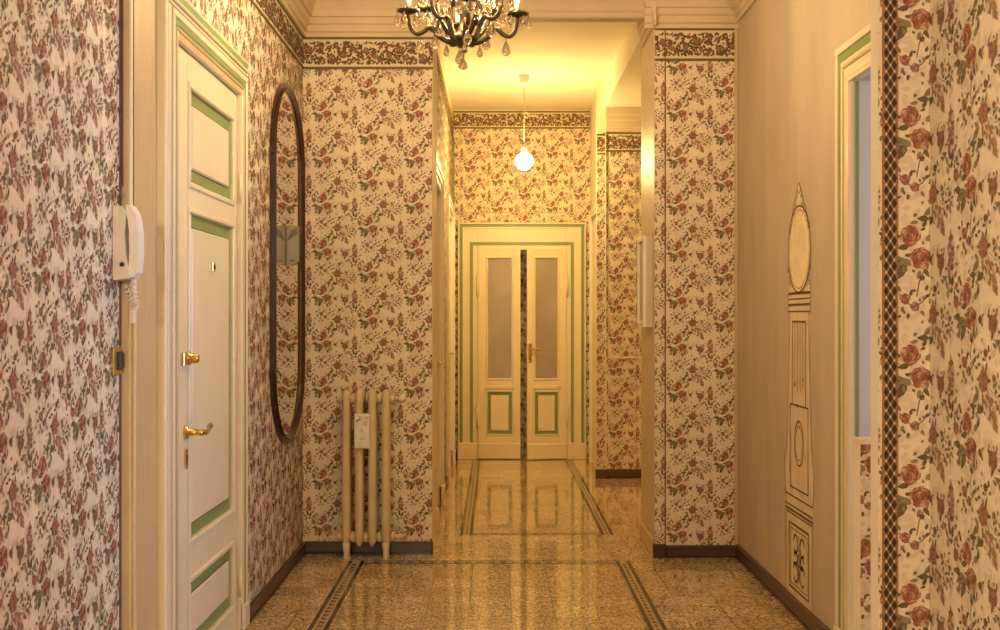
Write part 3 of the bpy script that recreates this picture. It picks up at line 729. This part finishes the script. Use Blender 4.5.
# ------------------------------------------------------------------ intercom, switch, cables
ic = tag(empty('intercom', (XN, 3.45, 1.42)), 'ivory wall intercom handset mounted on the near left wallpaper edge', 'intercom')
P_i = plane((XN, 0, 0), (0, 1, 0), (1, 0, 0))
mb = MB()
prof = [(0, 1.425), (.046, 1.430), (.050, 1.45), (.040, 1.50), (.036, 1.56), (.040, 1.62), (.032, 1.642), (0, 1.646)]
def slab(mb, prof, y0, y1, m, e=.006):
    n = len(prof); vs = []
    cx = sum(p[0] for p in prof)/n; cz = sum(p[1] for p in prof)/n
    for y, s in ((y0, .92), (y0+e, 1), (y1-e, 1), (y1, .92)):
        vs += [(XN+cx+(d-cx)*s, y, cz+(z-cz)*(s if s == 1 else .985)) for d, z in prof]
    fs = [list(range(n)), list(range(3*n, 4*n))[::-1]]
    for k in range(3): fs += [[k*n+i, k*n+(i+1) % n, (k+1)*n+(i+1) % n, (k+1)*n+i] for i in range(n)]
    mb.add(vs, fs, m)
slab(mb, prof, 3.405, 3.495, 'ivory'); base = mb.build('base', ic)
mb = MB(); mb.lathe((XN+.030, 3.405, 1.472), [(0, -.003), (.007, -.003), (.007, 0)], 'black', 12, 'y'); mb.build('button', base)
hs = [(.046, 1.432), (.062, 1.434), (.072, 1.448), (.077, 1.50), (.076, 1.57), (.068, 1.62), (.052, 1.646), (.038, 1.648), (.036, 1.628), (.042, 1.608), (.047, 1.57), (.048, 1.51), (.046, 1.470)]
mb = MB(); slab(mb, hs, 3.412, 3.468, 'white', .012); mb.build('handset', ic)
mb = MB(); pts = []
for i in range(150):
    t = i/149; ang = t*2*PI*18
    # hangs from the handset, loops and climbs to the base
    cx = XN+.055+.018*math.sin(t*PI)-.030*t; cz = 1.43-.085*math.sin(t*PI*.93); cy = 3.43+.02*t
    pts.append((cx+.006*math.cos(ang), cy+.006*math.sin(ang), cz+.003*math.sin(ang)))
mb.tube(pts, .0022, 'ivory', 6); mb.build('coiled_cord', ic)
cb = tag(empty('cable_cover', (XN+.02, 3.49, 0)), 'beige cable and cover running down from the intercom beside the board', 'cable')
mb = MB(); mb.pbox(P_i, 3.472, 3.494, 1.30, 1.43, .033, .046, 'ivory', .004); mb.build('cover', cb)
mb = MB(); mb.tube([(XN+.041, 3.484, 1.30), (XN+.041, 3.484, 1.1), (XN+.0385, 3.485, .7), (XN+.041, 3.483, .3), (XN+.041, 3.484, .0)], .006, 'cable', 8); mb.build('cable', cb)
wr = MB(); wr.tube([(XN+.002, 3.46, 1.655), (XN+.012, 3.445, 1.685), (XN+.004, 3.43, 1.70), (XN+.01, 3.47, 1.71), (XN+.008, 3.476, 1.8), (XN+.008, 3.476, 3.2)], .003, 'brown', 6)
tag(wr.build('intercom_wire'), 'thin dark wire rising above the intercom along the wallpaper edge', 'wire')
sw = tag(empty('light_switch', (XN, 3.455, 1.19)), 'brass plated light switch with dark rocker under the intercom', 'switch')
mb = MB(); mb.pbox(P_i, 3.398, 3.500, 1.148, 1.232, 0, .008, 'brass', .003); mb.build('plate', sw)
mb = MB(); mb.pbox(P_i, 3.436, 3.466, 1.163, 1.217, .008, .016, 'black', .004); mb.build('rocker', sw)

# ------------------------------------------------------------------ panel box on the pier's side
pb = tag(empty('wall_panel_box', (px0, 6.63, 1.27)), 'shallow white framed box hung on the side of the right pier', 'box')
P_ps = plane((px0-.004, 0, 0), (0, 1, 0), (-1, 0, 0))
mb = MB(); mb.pbox(P_ps, 6.50, 6.78, 1.265, 1.775, 0, .040, 'leafgrey', .005); mb.build('case', pb)
mb = MB(); 
for a, c, d, e_ in ((6.50, 6.78, 1.265, 1.295), (6.50, 6.78, 1.745, 1.775), (6.50, 6.53, 1.295, 1.745), (6.75, 6.78, 1.295, 1.745)): mb.pbox(P_ps, a, c, d, e_, .036, .052, 'white', .004)
mb.build('rim', pb)

# ------------------------------------------------------------------ painted longcase clock on the right wall
C0 = 5.13
P_m = plane((XR, C0, 0), (0, -1, 0), (-1, 0, 0))
mb = MB()
def ln(pts, w=.007, m='ink', h=.0032, closed=False):
    """inked line along pts on the wall"""
    n = len(pts)
    for i in range(n if closed else n-1):
        (x0, y0), (x1, y1) = pts[i], pts[(i+1) % n]
        d = math.hypot(x1-x0, y1-y0)
        if d < 1e-6: continue
        nx, ny = -(y1-y0)/d*w/2, (x1-x0)/d*w/2; ex, ey = (x1-x0)/d*w*.3, (y1-y0)/d*w*.3
        mb.poly([P_m(*p, h) for p in ((x0+nx-ex, y0+ny-ey), (x1+nx+ex, y1+ny+ey), (x1-nx+ex, y1-ny+ey), (x0-nx-ex, y0-ny-ey))], m)
def rectl(u0, u1, v0, v1, w=.006): ln([(u0, v0), (u1, v0), (u1, v1), (u0, v1)], w, closed=True)
mb.prism(P_m, circ(0, 1.618, .185, .19, 36), 0, .0016, 'ivorypaint')
mb.prism(P_m, [(-.10, 1.77), (-.15, 1.70), (-.13, 1.76), (-.075, 1.82), (-.03, 1.875), (0, 1.91), (.03, 1.875), (.075, 1.82), (.13, 1.76), (.15, 1.70), (.10, 1.77), (0, 1.80)], 0, .0012, 'ivorypaint')
mb.prism(P_m, [(-.185, 1.345), (.185, 1.345), (.185, 1.46), (.10, 1.45), (0, 1.425), (-.10, 1.45), (-.185, 1.46)], 0, .0010, 'muralpaint')
mb.prism(P_m, [(-.24, .05), (.23, .05), (.22, .52), (.235, .56), (.24, .66), (.20, .78), (.165, 1.20), (.185, 1.345), (-.185, 1.345), (-.165, 1.20), (-.20, .78), (-.25, .66), (-.245, .56), (-.23, .52)], 0, .0008, 'muralpaint')
ln(circ(0, 1.618, .185, .19, 40), .008, closed=True); ln(circ(0, 1.618, .165, .172, 40), .003, closed=True)
rg = random.Random(8)
for i in range(16):
    u = (rg.random()-.5)*.2; v = 1.48+rg.random()*.24; ln([(u, v), (u+.012*(rg.random()-.5)*4, v+.03), (u+.01*(rg.random()-.5)*5, v+.06)], .004, 'muralpaint', .0024)
for s in (-1, 1):
    for (u, v, r) in ((.05, 1.83, .018), (.09, 1.79, .016), (.028, 1.862, .014), (.125, 1.745, .015), (.055, 1.805, .010), (.165, 1.71, .012), (.165, 1.49, .016), (.19, 1.53, .010)): ln(circ(s*u, v, r, r, 12), .0035, 'ink', .0026, closed=True)
ln(circ(0, 1.885, .016, .022, 12), .0035, 'ink', .0026, closed=True)
ln([(-.15, 1.70), (-.13, 1.76), (-.075, 1.82), (-.03, 1.875), (0, 1.91), (.03, 1.875), (.075, 1.82), (.13, 1.76), (.15, 1.70)], .0035, 'ink', .0026)
for z, w in ((1.425, .012), (1.40, .006), (1.375, .010), (1.345, .006)): ln([(-.18, z), (.18, z)], w)
ln([(-.185, 1.46), (-.185, 1.345), (-.165, 1.33), (-.165, 1.20), (-.20, .78), (-.25, .66), (-.245, .56), (-.23, .52)], .005); ln([(.185, 1.46), (.185, 1.345), (.165, 1.33), (.165, 1.20), (.20, .78), (.24, .66), (.235, .56), (.22, .52)], .005)
ln([(-.11, .93), (-.11, 1.30), (.11, 1.30), (.11, .93)], .008)
for u in (-.066, -.022, .022, .066): ln([(u, 1.30), (u*1.05, .98+.05*abs(u)*10)], .006)
for u, z in ((-.066, 1.02), (.066, 1.05), (-.02, .93)): ln(circ(u, z, .008, .008, 8), .004, closed=True)
rectl(-.15, .15, .56, .93, .007); ln(circ(0, .765, .075, .098, 30), .007, closed=True); ln(circ(0, .765, .055, .075, 26), .004, closed=True)
for z, w in ((.52, .007), (.475, .007), (.455, .010)): ln([(-.235, z), (.225, z)], w)
rectl(-.225, .215, .06, .44, .006); rectl(-.17, .16, .11, .395, .009); rectl(-.145, .135, .13, .375, .004)
for s in (-1, 1):
    for (v, r) in ((.315, .040), (.25, .030), (.19, .044)): ln(circ(s*.055, v, r*.9, r, 16, .3, 5.6) if s > 0 else circ(s*.055, v, r*.9, r, 16, PI-.3, PI-5.6), .009)
ln([(0, .36), (0, .15)], .005); ln(circ(0, .25, .02, .03, 12), .006, closed=True)
tag(mb.build('painted_clock', fix=False), 'tall longcase clock drawn in brown lines on the plain right wall', 'mural')

# ------------------------------------------------------------------ chandelier
CX, CY = -.125, 4.60
chd = tag(empty('chandelier', (CX, CY, 2.29)), 'bronze chandelier hung with crystal drops, at top centre of the near room', 'chandelier')
def drop(c, L, w, name, parent):
    mb = MB(); x, y, z = c
    mb.lathe((x, y, z-L), [(0, 0), (w*.55, L*.05), (w*.92, L*.18), (w, L*.32), (w*.80, L*.52), (w*.45, L*.74), (w*.16, L*.93), (0, L)], 'crystal', 10)
    mb.tube([(x, y, z), (x, y, z+.010)], .0015, 'bronze', 5)
    # bead over the drop
    mb.lathe((x, y, z+.008), [(0, 0), (w*.33, w*.16), (w*.42, w*.42), (w*.33, w*.68), (0, w*.84)], 'crystal', 8)
    return mb.build(name, parent)
mb = MB()
mb.lathe((CX, CY, 0), [(0, 2.372), (.010, 2.376), (.022, 2.386), (.040, 2.398), (.052, 2.412), (.050, 2.424), (.030, 2.432), (.016, 2.442), (.013, 2.50), (.024, 2.53), (.030, 2.56), (.022, 2.60), (.012, 2.63), (.012, 2.70), (.035, 2.72), (.038, 2.735), (.012, 2.75), (.010, 2.84), (0, 2.86)], 'bronze', 20)
stem_ = mb.build('stem', chd)
mb = MB()
for i in range(12):
    z = 2.855+i*.0335
    q = circ(0, 0, .009, .022, 12)
    mb.tube([(CX+(a if i % 2 else 0), CY+(0 if i % 2 else a), z+b_) for a, b_ in q], .003, 'bronze', 6, closed=True)
mb.lathe((CX, CY, 0), [(.012, 3.215), (.05, 3.23), (.06, 3.259), (0, 3.26)], 'bronze', 18)
mb.build('chain', chd)
NA = 8
bulb_proto = None
def pol(a, r, z, t=0.0): return (CX+r*math.cos(a)-t*math.sin(a), CY+r*math.sin(a)+t*math.cos(a), z)
def spline(pts, n=6):
    out = []; k = len(pts)
    for i in range(k-1):
        p0, p1, p2, p3 = pts[max(i-1, 0)], pts[i], pts[i+1], pts[min(i+2, k-1)]
        for j in range(n):
            t = j/n; out.append(tuple(.5*(2*b_+(c-a)*t+(2*a-5*b_+4*c-d)*t*t+(3*b_-a-3*c+d)*t**3) for a, b_, c, d in zip(p0, p1, p2, p3)))
    return out + [tuple(pts[-1])]
rg = random.Random(4)
for k in range(NA):
    a = 2*PI*k/NA + .12
    zz = .045 if k % 2 else 0.0
    rr = .190 if k % 2 else .215
    pr = [(.030, 2.400), (.060, 2.402), (rr-.115, 2.424+zz*.2), (rr-.098, 2.450+zz*.5), (rr-.080, 2.455+zz*.6), (rr-.058, 2.436+zz*.8), (rr-.030, 2.428+zz), (rr-.008, 2.452+zz), (rr, 2.505+zz)]
    path = spline([pol(a, r, z) for r, z in pr])
    mb = MB(); n = len(path)
    mb.tube(path, [.0115 - .0035*i/n for i in range(n)], 'bronze', 8)
    # leaf scroll on the arm
    mb.tube(spline([pol(a, .092, 2.455), pol(a, .10, 2.50), pol(a, .085, 2.525), pol(a, .074, 2.505)]), .0045, 'bronze', 6)
    arm = mb.build('arm', chd)
    zc = 2.505+zz
    mb = MB(); mb.lathe(pol(a, rr, zc), [(.006, -.006), (.012, 0), (.040, .006), (.046, .014), (.043, .014), (.014, .008), (.014, .020), (.017, .026), (0, .026)], 'bronze', 16); mb.build('bobeche', arm)
    mb = MB(); mb.lathe(pol(a, rr, zc+.016), [(.011, 0), (.0115, .07), (.010, .074), (0, .074)], 'ivory', 12); mb.build('candle', arm)
    mb = MB(); mb.lathe(pol(a, rr, zc+.090), [(.008, 0), (.015, .012), (.018, .028), (.013, .048), (.004, .064), (0, .066)], 'bulb_c', 12); mb.build('bulb', arm)
    for j in range(5):
        b_ = a + PI + (j-2)*1.15 + PI
        x, y, z = pol(a, rr, zc+.002); s = rg.random()
        drop((x+.044*math.cos(b_), y+.044*math.sin(b_), z), .040+.018*s, .0115+.003*s, 'crystal_drop', arm)
    drop(pol(a, rr-.045, 2.412+zz), .062, .0175, 'crystal_drop', arm)
    if k % 2 == 0: drop(pol(a, .066, 2.390), .048, .013, 'crystal_drop', arm)
for k in range(4):
    a = 2*PI*k/4 + .5
    mb = MB(); mb.tube(spline([pol(a, .030, 2.415), pol(a, .070, 2.435), pol(a, .108, 2.49), pol(a, .112, 2.55), pol(a, .085, 2.615), pol(a, .055, 2.67), pol(a, .060, 2.71), pol(a, .085, 2.72)]), .0105, 'bronze', 8)
    sb = mb.build('scroll', chd)
    for r, z in ((.108, 2.485), (.086, 2.605), (.085, 2.705)): drop(pol(a, r, z), .046, .013, 'crystal_drop', sb)
drop((CX, CY, 2.338), .048, .019, 'finial_drop', chd)
# crystal garlands between cups and stem
mb = MB()
for k in range(NA):
    a = 2*PI*k/NA + .12; rr = .190 if k % 2 else .215; z1 = 2.51+(.045 if k % 2 else 0)
    for j in range(1, 11):
        t = j/11; r = .035+(rr-.05)*t; z = 2.72+(z1-2.72)*t-.10*math.sin(PI*t)
        mb.lathe(pol(a, r, z), [(0, -.007), (.006, -.003), (.007, 0), (.006, .003), (0, .007)], 'crystal', 8)
g_ = mb.build('bead_garland', chd); g_['kind'] = 'stuff'

# ------------------------------------------------------------------ pendant lamp in the corridor
BX, BY, BZ = .233, 9.36, 2.572
pl = tag(empty('pendant_lamp', (BX, BY, BZ-.08)), 'bare glowing globe bulb on a thin cord from the corridor ceiling', 'lamp')
mb = MB(); mb.lathe((BX, BY, 0), [(.012, 3.175), (.030, 3.182), (.038, 3.20), (.042, 3.252), (.042, 3.26), (0, 3.26)], 'white', 18); mb.build('ceiling_rose', pl)
mb = MB(); mb.tube([(BX, BY, 2.67), (BX, BY, 3.18)], .003, 'cable', 6); mb.tube([(BX+.015+.016*math.cos(t), BY, 2.94+.022*math.sin(t)) for t in [i*2*PI/16 for i in range(16)]], .003, 'ivory', 6, closed=True); mb.build('cord', pl)
mb = MB(); mb.lathe((BX, BY, 0), [(.020, 2.645), (.022, 2.66), (.020, 2.69), (.008, 2.70), (0, 2.70)], 'ivory', 16); mb.build('socket', pl)
mb = MB(); mb.lathe((BX, BY, BZ), [(0, -.072), (.028, -.066), (.052, -.048), (.068, -.022), (.072, 0), (.068, .022), (.052, .044), (.034, .058), (.022, .066), (0, .066)], 'bulb_h', 24); mb.build('bulb', pl)

# ------------------------------------------------------------------ hall behind the camera, daylit side room on the right
YB = -1.7
mb = MB(); mb.box((-1.4, YB-.12, 0), (1.2, YB, CE), 'paper'); mb.build('wall_back', kind='structure')
mb = MB()
mb.box((XR+.1, 4.75, 0), (3.4, 4.85, CE), 'leafgrey'); mb.box((XR+.1, 1.5, 0), (3.4, 1.6, CE), 'leafgrey'); mb.box((1.1, 1.55, 0), (1.2, 2.6, CE), 'leafgrey')
for y0, y1, z0, z1 in ((1.5, 2.5, 0, CE), (4.3, 4.85, 0, CE), (2.5, 4.3, 0, .8), (2.5, 4.3, 2.6, CE)): mb.box((3.3, y0, z0), (3.4, y1, z1), 'leafgrey')
mb.build('wall_side_room', kind='structure')
w1 = empty('window_1', (3.35, 3.4, .8)); w1['kind'] = 'structure'
mb = MB()
for y0, y1, z0, z1 in ((2.5, 2.57, .8, 2.6), (4.23, 4.3, .8, 2.6), (2.57, 4.23, .8, .87), (2.57, 4.23, 2.53, 2.6), (3.37, 3.43, .87, 2.53)): mb.box((3.32, y0, z0), (3.38, y1, z1), 'paint')
mb.build('window_frame', w1)
mb = MB(); mb.box((2.4, 1.4, -.1), (3.6, 5.0, 0), 'terrazzo'); mb.build('floor_side_room', kind='structure')
mb = MB(); mb.box((2.4, 1.4, CE), (3.6, 5.0, CE+.1), 'ceil'); mb.build('ceiling_side_room', kind='structure')

world = bpy.data.worlds.new('World'); sc.world = world; world.use_nodes = True
bg = world.node_tree.nodes['Background']; bg.inputs['Color'].default_value = (.72, .80, 1.0, 1); bg.inputs['Strength'].default_value = 1.0
def area(name, loc, rot, sx, sy, power, rgb):
    l = bpy.data.lights.new(name, 'AREA'); l.shape = 'RECTANGLE'; l.size = sx; l.size_y = sy; l.energy = power; l.color = rgb
    o = bpy.data.objects.new(name, l); o.location = loc; o.rotation_euler = rot; col.objects.link(o); return o
area('window_daylight', (3.45, 3.4, 1.7), (PI/2, 0, PI/2), 1.7, 1.75, 40, (.56, .70, 1.0)).data.spread = math.radians(105)
l = bpy.data.lights.new('hall_fill_light', 'POINT'); l.energy = 155; l.color = (1, .84, .60); l.shadow_soft_size = .16  # unseen warm light added behind the camera to brighten the right return
o = bpy.data.objects.new('hall_fill_light', l); o.location = (-.93, -.3, 1.95); col.objects.link(o)
l = bpy.data.lights.new('fill_light_beyond', 'POINT'); l.energy = 7; l.color = (1, .78, .5); l.shadow_soft_size = .1  # added point light, no fixture, brightens the room past the double door
o = bpy.data.objects.new('fill_light_beyond', l); o.location = (.9, 11.5, 2.6); col.objects.link(o)

# ------------------------------------------------------------------ camera and view
cam = bpy.data.cameras.new('camera'); co = bpy.data.objects.new('camera', cam); col.objects.link(co)
co.location = (0, 0, HC); co.rotation_euler = (PI/2, 0, 0)
cam.sensor_fit = 'HORIZONTAL'; cam.sensor_width = 36; cam.lens = 36*F/1000
cam.shift_x = (500-VX)/1000; cam.shift_y = -(315-VY)/1000
cam.clip_start = .05
sc.camera = co
vs = sc.view_settings
vs.view_transform = 'Standard'; vs.look = 'None'; vs.gamma = 1; vs.use_curve_mapping = False; vs.exposure = -0.18
sc.cycles.use_denoising = True
sc.cycles.max_bounces = 12; sc.cycles.diffuse_bounces = 6; sc.cycles.transmission_bounces = 12
sc.cycles.caustics_reflective = False; sc.cycles.caustics_refractive = False; sc.cycles.sample_clamp_indirect = 6
